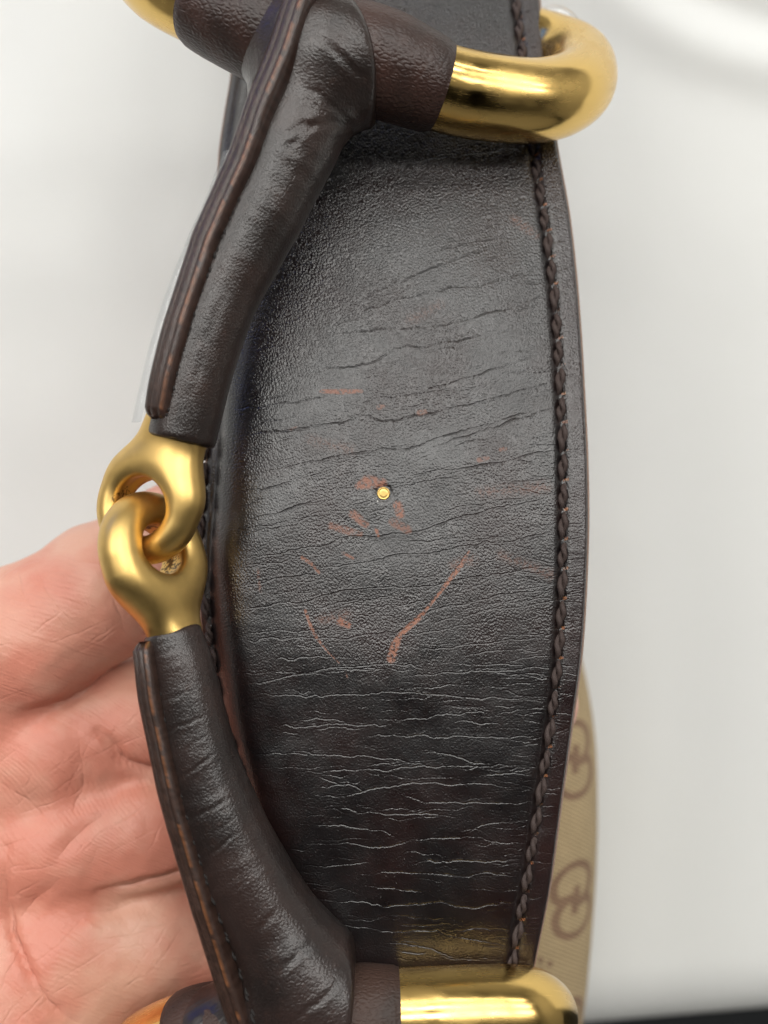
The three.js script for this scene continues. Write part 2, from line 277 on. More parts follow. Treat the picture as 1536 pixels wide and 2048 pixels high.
function stamp(pts, depth, width) {                       // pts in bench mm
  const c = new THREE.CatmullRomCurve3(pts.map((p) => V(p.x, p.y, 0)), false, 'centripetal'), L = c.getLength(), n = Math.ceil(L * 20), ph = rnd() * 100;
  for (let k = 0; k <= n; k++) {
    const s = k / n, q = c.getPoint(s), w = Math.sin(Math.PI * clamp(s, 0.03, 0.97)) ** 0.45 * (0.8 + 0.45 * noise(s * L * 0.7 + ph, 3)) * depth;
    const wx = q.x + 0.05 * noise(s * L * 2 + ph, 9), wy = q.y + 0.16 * noise(s * L * 0.9 + ph, 1) + 0.06 * noise(s * L * 4 + ph, 5);
    const ci = U(wx) * TW, cj = Vv(wy) * TH, R = Math.ceil(width * 16 * 2.4);
    for (let b = -R; b <= R; b++) for (let a = -1; a <= 1; a++) {
      const i = Math.round(ci) + a, j = Math.round(cj) + b; if (i < 0 || j < 0 || i >= TW || j >= TH) continue;
      const d = (j - cj) / 16 / width, o = j * TW + i, v = -w * (Math.exp(-d * d) - 0.4 * Math.exp(-((Math.abs(d) - 1.5) ** 2) * 1.6));
      if (v < crease[o]) crease[o] = v; else if (v > 0 && crease[o] >= 0 && v > crease[o]) crease[o] = v;
    }
  }
}
for (const c of creasePx) stamp(c.map(([x, y]) => pxToStrap(x, y)), 0.055, 0.06);
const lie = (py) => lerpTable([[0, 14], [350, 15], [700, 13], [1000, 11], [1200, 8], [1380, 1], [1600, -1], [1950, -4], [2100, -4]], py) * Math.PI / 180;
for (let k = 0; k < 330; k++) {
  const py = 20 + rnd() * 1950, px = mix(480, 1120, rnd()), len = 40 + rnd() * rnd() * 260, a = lie(py) + (rnd() - 0.5) * 0.22, pts = [];
  for (let q = 0; q <= 4; q++) { const s = (q / 4 - 0.5) * len; pts.push(pxToStrap(px + s * Math.cos(a), py - s * Math.sin(a) + (rnd() - 0.5) * 5)); }
  stamp(pts, 0.01 + 0.026 * rnd(), 0.055);
}
for (let k = 0; k < 300; k++) {                            // puckers that run out of the stitch holes
  const y = mix(-60, 58, rnd()), xs = lerpTable(stitchLine, y), side = rnd() < 0.6 ? -1 : 1, len = (side < 0 ? 1.5 + rnd() * 4.5 : 1.2 + rnd()), a = (rnd() - 0.4) * 0.45;
  stamp([V(xs + side * 0.5, y, 0), V(xs + side * (0.5 + len * 0.5), y + len * 0.25 * Math.sin(a), 0), V(xs + side * (0.5 + len), y + len * Math.sin(a) * 0.8, 0)], 0.012 + 0.02 * rnd(), 0.06);
}
// scuffs: pigment rubbed away to tan leather
const scuffs = [];
const line = (pts, w, a) => { for (let i = 0; i < pts.length - 1; i++) { const p = pxToStrap(...pts[i]), q = pxToStrap(...pts[i + 1]); scuffs.push([p.x, p.y, q.x, q.y, w[i] / 18, w[i + 1] / 18, a]); } };
line([[938, 1103], [922, 1130], [903, 1155], [872, 1195], [850, 1222], [838, 1236], [800, 1270], [790, 1290], [782, 1318]], [2, 5, 5, 3, 3, 6, 5, 9, 9], 1);
line([[610, 1222], [622, 1256], [634, 1278], [655, 1305], [678, 1327]], [3, 3.5, 3, 1.5, 1], 0.8);
line([[642, 783], [680, 784], [722, 783]], [4, 6, 4], 0.75); line([[717, 972], [735, 965], [765, 966]], [8, 14, 9], 0.9); line([[795, 1012], [800, 1030]], [10, 9], 0.9); line([[785, 1045], [815, 1060]], [9, 9], 0.55);
line([[705, 1028], [730, 1050]], [9, 8], 0.7); line([[662, 1052], [700, 1064], [720, 1068]], [8, 8, 6], 0.55); line([[680, 1243], [697, 1252]], [9, 6], 0.9); line([[604, 1116], [622, 1128], [638, 1146]], [4, 3.5, 3], 0.75);
line([[684, 1106], [705, 1117]], [3, 3], 0.7); line([[752, 1060], [756, 1072]], [4, 3], 0.9); line([[758, 815], [766, 813]], [6, 4], 0.5); line([[838, 826], [850, 824]], [6, 5], 0.5); line([[958, 920], [975, 917]], [6, 4], 0.5); line([[1000, 900], [1010, 898]], [4, 4], 0.5);
line([[690, 1345], [694, 1355]], [2, 1.5], 0.6); line([[580, 860], [600, 850]], [3, 3], 0.3); line([[515, 1140], [520, 1185]], [4, 4], 0.3); line([[640, 1240], [690, 1232]], [12, 14], 0.22); line([[960, 985], [1090, 975]], [14, 18], 0.2); line([[1000, 1110], [1100, 1150]], [12, 16], 0.18); line([[905, 1130], [945, 1120]], [12, 14], 0.25);
line([[620, 880], [700, 900]], [14, 14], 0.16); line([[1030, 440], [1070, 470]], [14, 12], 0.28); line([[820, 640], [880, 610]], [16, 16], 0.12);
const scuffAt = new Float32Array(TW * TH);
for (const [x0, y0, x1, y1, w0, w1, a] of scuffs) {
  const R = Math.max(w0, w1) * 1.5, i0 = Math.floor(U(Math.min(x0, x1) - R) * TW), i1 = Math.ceil(U(Math.max(x0, x1) + R) * TW), j0 = Math.floor(Vv(Math.min(y0, y1) - R) * TH), j1 = Math.ceil(Vv(Math.max(y0, y1) + R) * TH);
  for (let j = Math.max(0, j0); j <= Math.min(TH - 1, j1); j++) for (let i = Math.max(0, i0); i <= Math.min(TW - 1, i1); i++) {
    const X = i / TW * 50 - 25, Y = j / TH * 134 - 68, L = (x1 - x0) ** 2 + (y1 - y0) ** 2, h = clamp(((X - x0) * (x1 - x0) + (Y - y0) * (y1 - y0)) / L), d = Math.hypot(X - x0 - h * (x1 - x0), Y - y0 - h * (y1 - y0)), w = mix(w0, w1, h);
    const n = 0.5 + 0.9 * noise(X * 5.5, Y * 5.5) + 0.5 * noise(X * 14, Y * 9), v = a < 0.35 ? 1.5 * a * clamp((1.25 - d / w) * 0.8) ** 1.5 * clamp(n * 1.3 - 0.1) : a * clamp((1.15 - d / w) * 2) * clamp(n + 0.25);
    const o = j * TW + i; if (v > scuffAt[o]) scuffAt[o] = v;
  }
}
const rivetAt = pxToStrap(767, 987);
const strapColor = new Uint8Array(TW * TH * 4), bumpF = new Float32Array(TW * TH * 4), roughA = new Uint8Array(TW * TH * 4);
{
  const ca = Math.cos(0.35), sa = Math.sin(0.35);
  for (let j = 0; j < TH; j++) {
    const Y = j / TH * 134 - 68, xs = lerpTable(stitchLine, Y);
    for (let i = 0; i < TW; i++) {
      const X = i / TW * 50 - 25, o = j * TW + i, big = fbm(X * 0.16, Y * 0.16, 0, 3), mid = noise(X * 0.9, Y * 0.9), wx = X + 0.12 * noise(X * 2.3, Y * 2.3), wy = Y + 0.12 * noise(X * 2.3 + 40, Y * 2.3);
      const gx = (wx * ca + wy * sa) * 4.0, gy = (-wx * sa + wy * ca) * 3.0, [f1, f2] = cells(gx, gy);
      const coarse = clamp(0.55 + 0.019 * Y + 0.5 * big, 0.17, 1.5);
      let h = (Math.min(0.5, f2 - f1) * 0.075 - f1 * 0.03) * coarse + 0.010 * noise(X * 9, Y * 9) + 0.007 * noise(X * 19, Y * 19);
      const rv = Math.hypot(X - rivetAt.x, Y - rivetAt.y);
      h -= 0.12 * Math.exp(-(((rv - 0.75) / 0.25) ** 2));
      const sc = scuffAt[o];
      h = h * (1 - 0.3 * sc) - 0.015 * sc + crease[o] + 0.05 * mid * 0.3;
      const c3 = clamp(h / 0.4 + 0.6); bumpF[o * 4] = bumpF[o * 4 + 1] = bumpF[o * 4 + 2] = c3; bumpF[o * 4 + 3] = 1;
      // pigment: near-black brown with redder, worn patches
      const red = clamp(0.35 + 1.1 * big + 0.35 * fbm(X * 1.2 + 30, Y * 1.2, 0, 3)), sp = clamp(noise(X * 7, Y * 7) * 2 - 0.9);
      let r = 0.0060 + 0.0085 * red + 0.004 * sp, g = 0.0043 + 0.0022 * red, b = 0.0045 + 0.0014 * red;
      const fl = sstep(0.2, 1.2, X - xs); r += fl * 0.008; g += fl * 0.003; b += fl * 0.0025;
      const k = clamp(sc * 1.0); r = mix(r, 0.26, k); g = mix(g, 0.10, k); b = mix(b, 0.055, k);
      strapColor.set([toS(r) * 255, toS(g) * 255, toS(b) * 255, 255], o * 4);
      const ro = 0.325 + 0.10 * fbm(X * 0.4 + 9, Y * 0.4, 0, 3) + 0.3 * sc; roughA.set([0, clamp(ro) * 255, 0, 255], o * 4);
    }
  }
}
// lint and torn fibres caught on the leather
for (let k = 0; k < 46; k++) {
  const near = k < 16, p = near ? pxToStrap(735 + rnd() * 30, 990 + rnd() * 22) : pxToStrap(mix(560, 1050, rnd()), mix(900, 1900, rnd()));
  const i = Math.round(U(p.x) * TW), j = Math.round(Vv(p.y) * TH), v = near ? 150 + rnd() * 60 : 120 + rnd() * 90, n = near ? 1 + Math.floor(rnd() * 3) : 1;
  for (let q = 0; q < n; q++) strapColor.set([v, v, v * 0.97, 255], ((j + (q >> 1)) * TW + i + (q & 1)) * 4);
}
// torn pinholes beside the stitches, tan inside
const stitchPts = [];
{
  const c = new THREE.CatmullRomCurve3(stitchPx.map(([x, y]) => pxToStrap(x, y)), false, 'centripetal'), L = c.getLength(), n = Math.round(L / 3.22);
  for (let k = 0; k <= n; k++) stitchPts.push([c.getPointAt(k / n), c.getTangentAt(k / n)]);
  for (const [p] of stitchPts) { const many = rnd() < 0.25 ? 8 : 30 + rnd() * 50, wide = 0.3 + 0.4 * rnd(); for (let q = 0; q < many; q++) {
    const X = p.x + 0.34 + (rnd() - 0.5) * wide, Y = p.y + 0.1 + (rnd() - 0.5) * 0.3 + (X - p.x) * 0.25, i = Math.round(U(X) * TW), j = Math.round(Vv(Y) * TH);
    if (i > 0 && j > 0 && i < TW && j < TH) strapColor.set([118 + rnd() * 40, 78 + rnd() * 22, 56, 255], (j * TW + i) * 4);
  } }
}
const mk = (arr, type, srgb) => { const t = new THREE.DataTexture(arr, TW, TH, THREE.RGBAFormat, type); t.magFilter = t.minFilter = THREE.LinearFilter; if (srgb) t.colorSpace = THREE.SRGBColorSpace; t.needsUpdate = true; return t; };
const strapMat = new THREE.MeshPhysicalMaterial({ map: mk(strapColor, THREE.UnsignedByteType, true), bumpMap: mk(bumpF, THREE.FloatType), bumpScale: 0.0004, roughnessMap: mk(roughA, THREE.UnsignedByteType), roughness: 1, ior: 1.68 });

const bag = thing('handbag', 'beige canvas handbag with a wide dark brown stitched leather strap', 'handbag', V(0, -40, -69.5));
const NU = 170, NV = 700;
const strapGeo = gridGeo(NU, NV, (i, j) => { const Y = mix(Y0, Y1, j / NV), xl = lerpTable(leftEdge, Y), xr = lerpTable(rightEdge, Y); let t = i / NU; t = t + 0.06 * Math.sin(t * Math.PI * 2) * -1; const X = mix(xl, xr, t); return { p: V(X, Y, strapZ(X, Y)), uv: [U(X), Vv(Y)] }; });
const strap = part('strap', strapGeo, strapMat, bag, { label: 'dark brown creased leather strap with stitched edges and rubbed scuffs' });
// cut edges and lining
const edgeTex = dataTex(64, 512, (i, j) => { const n = 0.5 + 0.5 * fbm(i * 0.09, j * 0.25), k = 0.22 + 0.16 * n; return [toS(k), toS(k * 0.62), toS(k * 0.46)]; }, { srgb: true });
const edgeMat = new THREE.MeshStandardMaterial({ map: edgeTex, roughness: 0.6 });
const sideGeo = (right) => gridGeo(6, 400, (i, j) => {
  const Y = mix(Y0, Y1, j / 400), x = right ? lerpTable(rightEdge, Y) : lerpTable(leftEdge, Y), z = strapZ(x, Y), a = i / 6, s = right ? 1 : -1;
  return { p: V(x + s * (0.02 + 0.42 * Math.sin(Math.min(1, a * 2.4) * Math.PI / 2) * (1 - 0.4 * a)), Y, z - 2.6 * a + 0.02), uv: [a * 0.3, Y / 12] };
}, false, right ? true : false);
part('cut_edge', sideGeo(true), edgeMat, strap, { label: 'tan raw leather edge of the strap' }); part('cut_edge', sideGeo(false), edgeMat, strap);
part('lining', gridGeo(40, 200, (i, j) => { const Y = mix(Y0, Y1, j / 200), X = mix(lerpTable(leftEdge, Y), lerpTable(rightEdge, Y), i / 40); return { p: V(X, Y, strapZ(X, Y) - 2.55), uv: [X / 20, Y / 20] }; }, false, true), new THREE.MeshStandardMaterial({ color: lin(0.03, 0.02, 0.016), roughness: 0.7 }), strap);
// stitches: a two-ply thread dipping into its holes
const threadMat = new THREE.MeshStandardMaterial({ color: lin(0.048, 0.031, 0.027), roughness: 0.75 }), seamThread = new THREE.MeshStandardMaterial({ color: lin(0.012, 0.009, 0.008), roughness: 0.8 });
function stitchGeo(len, r, twist) {
  const gs = [];
  for (const ph of [0, Math.PI]) {
    const pts = []; for (let k = 0; k <= 8; k++) { const s = k / 8, a = ph + s * twist, e = Math.sin(Math.PI * clamp(s, 0.02, 0.98)) ** 0.6; pts.push(V(Math.cos(a) * r * 0.62 * e, (s - 0.5) * len, Math.sin(a) * r * 0.62 * e + r * 0.9 * e - r * 1.0)); }
    gs.push(sweep(pts, 12, 7, round((s) => r * (0.72 + 0.12 * Math.sin(s * 9)) * (0.45 + 0.55 * Math.sin(Math.PI * clamp(s, 0.06, 0.94))))));
  }
  return mergeGeometries(gs);
}
const stitchVariants = [stitchGeo(3.0, 0.5, 6), stitchGeo(2.9, 0.47, 7), stitchGeo(3.1, 0.52, 5.2)];
function placeStitch(geo, p, dir, tilt, parent, mat, sc = 1) {
  const d = dir.clone(); if (d.y < 0) d.negate();
  const q = new THREE.Quaternion().setFromUnitVectors(V(0, 1, 0), d).multiply(new THREE.Quaternion().setFromAxisAngle(V(0, 0, 1), tilt));
  part('stitch', geo.clone().applyMatrix4(new THREE.Matrix4().compose(p, q, V(sc, sc, sc))), mat, parent);
}
for (let k = 0; k < stitchPts.length - 1; k++) {
  const [a, t] = stitchPts[k], [b] = stitchPts[k + 1], m = a.clone().add(b).multiplyScalar(0.5); m.z = strapZ(m.x, m.y) + 0.3;
  placeStitch(stitchVariants[(k * 7 + (k >> 2)) % 3], m, t, -0.2 + (rnd() - 0.5) * 0.1, strap, threadMat);
}
{
  const lp = [[414, 870], [408, 930], [404, 1000], [402, 1080], [406, 1160], [414, 1240], [428, 1330], [446, 1420], [468, 1490], [490, 1560]].map(([x, y]) => { let Z = -4, p; for (let k = 0; k < 6; k++) { p = P(x, y, Z); Z = strapZ(p.x, p.y); } return p; });
  const c = new THREE.CatmullRomCurve3(lp), n = 13;
  for (let k = 0; k < n; k++) { const p = c.getPointAt((k + 0.5) / n), t = c.getTangentAt((k + 0.5) / n); p.z = strapZ(p.x, p.y) + 0.2; placeStitch(stitchVariants[k % 3], p, t, -0.1, strap, threadMat, 0.9); }
}
// the small brass pin
const brass = (rough, extra = {}) => new THREE.MeshPhysicalMaterial({ color: lin(0.74, 0.50, 0.17), metalness: 1, roughness: rough, ...extra });
{
  const g = new THREE.LatheGeometry([[0, 0.1], [0.3, 0.11], [0.48, 0.09], [0.53, 0.05], [0.58, 0.12], [0.68, 0.1], [0.73, 0.0], [0.73, -0.5]].map(([x, y]) => new THREE.Vector2(x, y)), 20);
  g.rotateX(Math.PI / 2); g.translate(rivetAt.x, rivetAt.y, rivetAt.z + 0.02);
  part('pin', g, brass(0.42), strap, { label: 'tiny round brass pin head set in the middle of the strap' });
}

// ---------------------------------------------------------------- canvas body of the bag
{
  const rightPx = [[1120, 1180], [1163, 1300], [1190, 1440], [1198, 1560], [1197, 1700], [1188, 1850], [1178, 1960], [1168, 2048], [1150, 2200]].map(([x, y]) => { const p = P(x, y, -48); return [p.y, p.x]; }).sort((a, b) => a[0] - b[0]);
  const yTop = P(900, 1130, -48).y, yBot = P(900, 2250, -48).y, N = 96, M = 120, per = [];
  const geo = gridGeo(N, M, (i, j) => {
    const s = j / M, Y = mix(yBot, yTop, s), xr = lerpTable(rightPx, Y), xl = P(500, 1500, -48).x, taper = Math.sqrt(clamp(1 - ((s - 0.3) / 0.7) ** 4, 0.001)) * (s < 0.3 ? Math.sqrt(clamp(1 - ((0.3 - s) / 0.3) ** 4, 0.02)) : 1);
    const cx = (xr + xl) / 2, hw = (xr - xl) / 2 * (s > 0.9 ? Math.sqrt(clamp((1 - s) / 0.1, 0.03)) : 1), a = -i / N * Math.PI * 2 - Math.PI / 2, co = Math.cos(a), si = Math.sin(a), e = 0.55;
    const X = cx + hw * Math.sign(co) * Math.abs(co) ** e, Z = -51.5 + 16.5 * taper * Math.sign(si) * Math.abs(si) ** 0.9 + 0.5 * fbm(X * 0.12, Y * 0.12);
    return { p: V(X, Y, Z), uv: [X, Y] };
  }, true, true);
  // uv: arc length round the body, in mm / 40, from the middle of the upper face
  const pos = geo.attributes.position, uv = geo.attributes.uv;
  for (let j = 0; j <= M; j++) {
    let acc = 0; const mid = j * (N + 1) + N / 2; uv.setXY(mid, 0, pos.getY(mid) / 40);
    for (const dir of [1, -1]) { acc = 0; for (let k = 1; k <= N / 2; k++) { const a = mid + dir * k, b = a - dir; acc += Math.hypot(pos.getX(a) - pos.getX(b), pos.getZ(a) - pos.getZ(b)); const sx = Math.sign(pos.getX(mid + dir * 8) - pos.getX(mid)); uv.setXY(a, sx * acc / 40, pos.getY(a) / 40); } }
  }
  // woven twill with the two-letter monogram, one tile 40 x 40 mm
  const S = 1024, cv = document.createElement('canvas'); cv.width = cv.height = S; const cx = cv.getContext('2d');
  cx.fillStyle = '#000'; cx.fillRect(0, 0, S, S);
  const G = (x, y, w, mirror) => { cx.save(); cx.translate(x, y); cx.scale(mirror, 1); cx.strokeStyle = '#fff'; cx.lineWidth = 30; cx.beginPath(); cx.ellipse(0, 0, w, w * 1.0, 0, -0.75, -Math.PI * 2 + 0.1, true); cx.stroke(); cx.beginPath(); cx.moveTo(w * 0.1, w * 0.08); cx.lineTo(w * 1.0, w * 0.08); cx.lineTo(w * 1.0, w * 0.75); cx.stroke(); cx.restore(); };
  const motif = (x, y) => { cx.save(); cx.translate(x, y); cx.rotate(-Math.PI / 2 + 0.12); cx.scale(0.88, 1.22); G(-66, 0, 84, 1); cx.translate(66, 0); cx.rotate(Math.PI); G(0, 0, 84, 1); cx.restore(); };
  const dot = (x, y) => { cx.fillStyle = '#fff'; cx.beginPath(); cx.arc(x, y, 12, 0, 7); cx.fill(); };
  for (const x of [256, 768]) for (const y of [0, 512, 1024]) { const yy = y + (x === 256 ? 256 : 0); motif(x, yy); for (const [a, b] of [[-150, -235], [-190, -215], [-150, -195], [-110, -215]]) dot(x + a, yy + b); }
  const im = cx.getImageData(0, 0, S, S).data;
  const cTex = dataTex(S, S, (i, j) => {
    const m = im[(j * S + i) * 4] / 255, tw = 0.5 + 0.5 * Math.sin((i * 1.0 + j * 2) * Math.PI * 2 / 32), n = noise(i * 0.25, j * 0.25), n2 = 0.5 + 0.5 * noise(i / 64, j / 64);
    const k = 0.70 + 0.42 * tw + 0.12 * n, a = [0.46 * k, 0.345 * k, 0.195 * k], b = [0.24 * k, 0.14 * k, 0.09 * k], q = m * (0.72 + 0.28 * tw);
    return [0, 1, 2].map((c) => toS(mix(a[c], b[c], q) * (0.95 + 0.1 * n2)));
  }, { srgb: true });
  const bTex = dataTex(256, 256, (i, j) => { const k = 0.5 + 0.5 * Math.sin((i + j * 2) * Math.PI * 2 / 32); return [k, k, k]; });
  bTex.repeat.set(4, 4);
  cTex.offset.set(0.19, -0.11);
  part('canvas_body', geo, new THREE.MeshStandardMaterial({ map: cTex, bumpMap: bTex, bumpScale: 0.00012, roughness: 0.9 }), bag, { label: 'beige twill canvas body with brown interlocking letter monogram' });
}

// ---------------------------------------------------------------- leather for the bit sleeves
const sleeveBump = (() => {
  const S = 512, f = (i, j) => { const x = i / S, y = j / S; const [a, b] = cellsWrap(x * 48, y * 48, 48), [c] = cellsWrap(x * 17 + 0.3 * Math.sin(y * 25), y * 17, 17); const k = 0.5 + Math.min(0.4, b - a) * 0.35 - c * 0.12 + 0.12 * noise(i * 0.31, j * 0.31); return [k, k, k]; };
  function cellsWrap(x, y, n) { const i = Math.floor(x), j = Math.floor(y); let f1 = 9, f2 = 9; for (let b = -1; b <= 1; b++) for (let a = -1; a <= 1; a++) { const u = ((i + a) % n + n) % n, v = ((j + b) % n + n) % n, dx = i + a + hash(u, v, 3) - x, dy = j + b + hash(u, v, 8) - y, d = dx * dx + dy * dy; if (d < f1) { f2 = f1; f1 = d; } else if (d < f2) f2 = d; } return [Math.sqrt(f1), Math.sqrt(f2)]; }
  return dataTex(S, S, f, { float: true });
})();
const sleeveMat = new THREE.MeshPhysicalMaterial({ vertexColors: true, roughness: 0.30, ior: 1.55, bumpMap: sleeveBump, bumpScale: 0.00008 });
const wrapMat = new THREE.MeshPhysicalMaterial({ vertexColors: true, roughness: 0.42, bumpMap: sleeveBump, bumpScale: 0.0002 });
const lowerWrap = wrapMat.clone(); lowerWrap.roughness = 0.6;
const ridgeMat = new THREE.MeshPhysicalMaterial({ vertexColors: true, roughness: 0.3, bumpMap: sleeveBump, bumpScale: 0.00005 });
const leatherTone = (base, amt) => (p) => { const n = fbm(p.x * 0.25, p.y * 0.25, p.z * 0.25, 4), m = clamp(0.5 + n * 1.6), s = clamp(noise(p.x * 2.6, p.y * 2.6, p.z * 2.6) * 1.8 - 0.8); return [base[0] * (0.75 + 0.6 * m * amt) + 0.012 * s * amt, base[1] * (0.8 + 0.45 * m * amt) + 0.005 * s * amt, base[2] * (0.82 + 0.4 * m * amt) + 0.003 * s * amt]; };
const axisUV = (pts) => (p) => {                              // along the axis and round it, 20 mm to a tile
  let best = 1e9, u = 0, v = 0, acc = 0;
  for (let i = 0; i < pts.length - 1; i++) { const a = pts[i], b = pts[i + 1], d = b.clone().sub(a), L = d.length(), h = clamp(p.clone().sub(a).dot(d) / (L * L)), q = p.clone().sub(a).addScaledVector(d, -h), l = q.length(); if (l < best) { best = l; u = acc + h * L; const t = d.normalize(), n1 = V(0, 0, 1).addScaledVector(t, -t.z).normalize(), n2 = V().crossVectors(t, n1); v = Math.atan2(q.dot(n2), q.dot(n1)) * 4.6; } acc += L; }
  return [u / 20, v / 20];
};
const wrinkle = (lines) => (p) => { let d = 0.03 * fbm(p.x * 0.8, p.y * 0.8, p.z * 0.8, 3); for (const [a, b, dep, w] of lines) { const L = (b.x - a.x) ** 2 + (b.y - a.y) ** 2, h = ((p.x - a.x) * (b.x - a.x) + (p.y - a.y) * (b.y - a.y)) / L; if (h < 0 || h > 1 || p.z < -1) continue; const wob = 0.25 * noise(h * 7 + a.x, 2), q = ((p.x - a.x) * (b.y - a.y) - (p.y - a.y) * (b.x - a.x)) / Math.sqrt(L) + wob; d -= 0.45 * dep * Math.sin(Math.PI * h) ** 0.6 * (Math.exp(-((q / w) ** 2)) - 0.45 * Math.exp(-(((Math.abs(q) - 1.9 * w) / w) ** 2))); } return d; };
// the raised seam: three layers of leather, burnished, seen on their cut edge
function ridgeGeo(pts, half, upv, tipStart, tipEnd) {
  const prof = []; const ring = [[-1, -1.6], [-1, -0.25], [-0.86, -0.06], [-0.6, 0.02], [-0.4, 0], [-0.33, -0.04], [-0.26, 0], [0, 0.035], [0.26, 0], [0.33, -0.04], [0.4, 0], [0.62, 0.0], [0.86, -0.08], [1, -0.28], [1, -1.6], [0, -1.6]];
  for (const q of ring) prof.push(q);
  const m = prof.length;
  return sweep(pts, 150, m, (k, s) => { const q = prof[Math.round(k * m) % m], e = Math.min(tipStart ? Math.sqrt(clamp(s / 0.02)) * 0.6 + 0.4 * clamp(s / 0.02) : 1, tipEnd ? Math.sqrt(clamp((1 - s) / 0.02)) : 1), w = half * (0.75 + 0.25 * e) * (1 + 0.03 * noise(s * 18, 4)); return [(q[1] * 2.6) * 1 + (e - 1) * 0.9 + 0.05 * noise(s * 30, 9), q[0] * w]; }, {
    up: upv, uvScale: 0.5,
    color: (k, s) => { const i = Math.round(k * m) % m, n = 0.5 + 0.35 * fbm(s * 26, i * 0.8, 0, 3) + 0.5 * noise(s * 150, i * 1.7), side = -prof[i][0]; const rubbed = side > 0.5 && side < 0.8 && noise(s * 22, 7) + 0.5 * noise(s * 70, 3) > -0.15, c = rubbed ? [0.15, 0.060, 0.026] : [0.042, 0.023, 0.0175]; return c.map((v) => v * (0.55 + 0.8 * n)); },
  });
}
const goldSmudge = dataTex(512, 512, (i, j) => { const n = 0.5 + 0.7 * fbm(i / 70, j / 70, 0, 5), s = clamp(noise(i * 0.5, j * 0.05) * 2 - 1.1), k = clamp(0.55 + 0.6 * (n - 0.5) + 0.3 * s); return [k, k, k]; }, { wrap: THREE.MirroredRepeatWrapping });
const ringGold = brass(0.44, { roughnessMap: goldSmudge, bumpMap: dataTex(256, 256, (i, j) => { const k = 0.5 + 0.5 * fbm(i / 40, j / 40, 0, 4); return [k, k, k]; }, { wrap: THREE.MirroredRepeatWrapping }), bumpScale: 0.00004 });
const eyeGold = new THREE.MeshPhysicalMaterial({ vertexColors: true, metalness: 1, roughness: 0.40 });
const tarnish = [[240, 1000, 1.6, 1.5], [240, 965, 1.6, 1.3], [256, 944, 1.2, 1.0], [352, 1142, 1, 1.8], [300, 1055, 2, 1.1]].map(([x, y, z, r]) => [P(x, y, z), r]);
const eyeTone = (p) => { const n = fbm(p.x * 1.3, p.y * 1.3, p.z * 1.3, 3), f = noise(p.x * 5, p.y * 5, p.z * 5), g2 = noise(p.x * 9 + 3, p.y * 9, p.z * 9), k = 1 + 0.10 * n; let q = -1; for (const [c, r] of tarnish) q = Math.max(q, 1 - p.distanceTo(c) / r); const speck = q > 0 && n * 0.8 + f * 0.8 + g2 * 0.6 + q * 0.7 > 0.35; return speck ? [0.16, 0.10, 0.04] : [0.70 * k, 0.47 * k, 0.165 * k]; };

// eye of a bit half: a thick ring that runs into a flattened neck
function eyeMesh(c, neckDir, normal, R, rin, rw, neck, name) {
  const v = neckDir.clone().normalize(), w = normal.clone().addScaledVector(v, -normal.dot(v)).normalize(), u = V().crossVectors(v, w);
  const f = (x, y, z) => {
    const px = x - c.x, py = y - c.y, pz = z - c.z, a = px * u.x + py * u.y + pz * u.z, b = px * v.x + py * v.y + pz * v.z, e = px * w.x + py * w.y + pz * w.z;
    const q = Math.hypot(a, b) - R, dt = (Math.hypot(q / rin, e / rw) - 1) * Math.min(rin, rw);
    const h = clamp((b - neck.b0) / (neck.b1 - neck.b0)), hw = mix(neck.w0, neck.w1, h), ht = mix(neck.t0, neck.t1, h), _ = 0;
    const dn2 = Math.max(smax((Math.pow(Math.pow(Math.abs(a) / hw, 2.4) + Math.pow(Math.abs(e) / ht, 2.4), 1 / 2.4) - 1) * Math.min(hw, ht), neck.b0 - b, 2.5), b - neck.b1);
    let d = smin(dt, dn2, 2.2);
    const hole = (R - rin) * 1.1 - Math.hypot(a, b * 0.97);          // keep the eye open
    const hk = hole + 0.25 * (1 - clamp(Math.abs(e) / rw)) - 0.35 * (e / rw) ** 2;
    return -smin(-d, -hk, 0.9) ;
  };
  const ext = R + Math.max(rin, rw) + 1.2, ne = c.clone().addScaledVector(v, neck.b1 + 1);
  const lo = V(Math.min(c.x - ext, ne.x - neck.w1 - 1.5), Math.min(c.y - ext, ne.y - neck.w1 - 1.5), Math.min(c.z - ext, ne.z - neck.w1 - 1.5)), hi = V(Math.max(c.x + ext, ne.x + neck.w1 + 1.5), Math.max(c.y + ext, ne.y + neck.w1 + 1.5), Math.max(c.z + ext, ne.z + neck.w1 + 1.5));
  return fieldMesh(f, lo, hi, 0.2, { color: eyeTone });
}

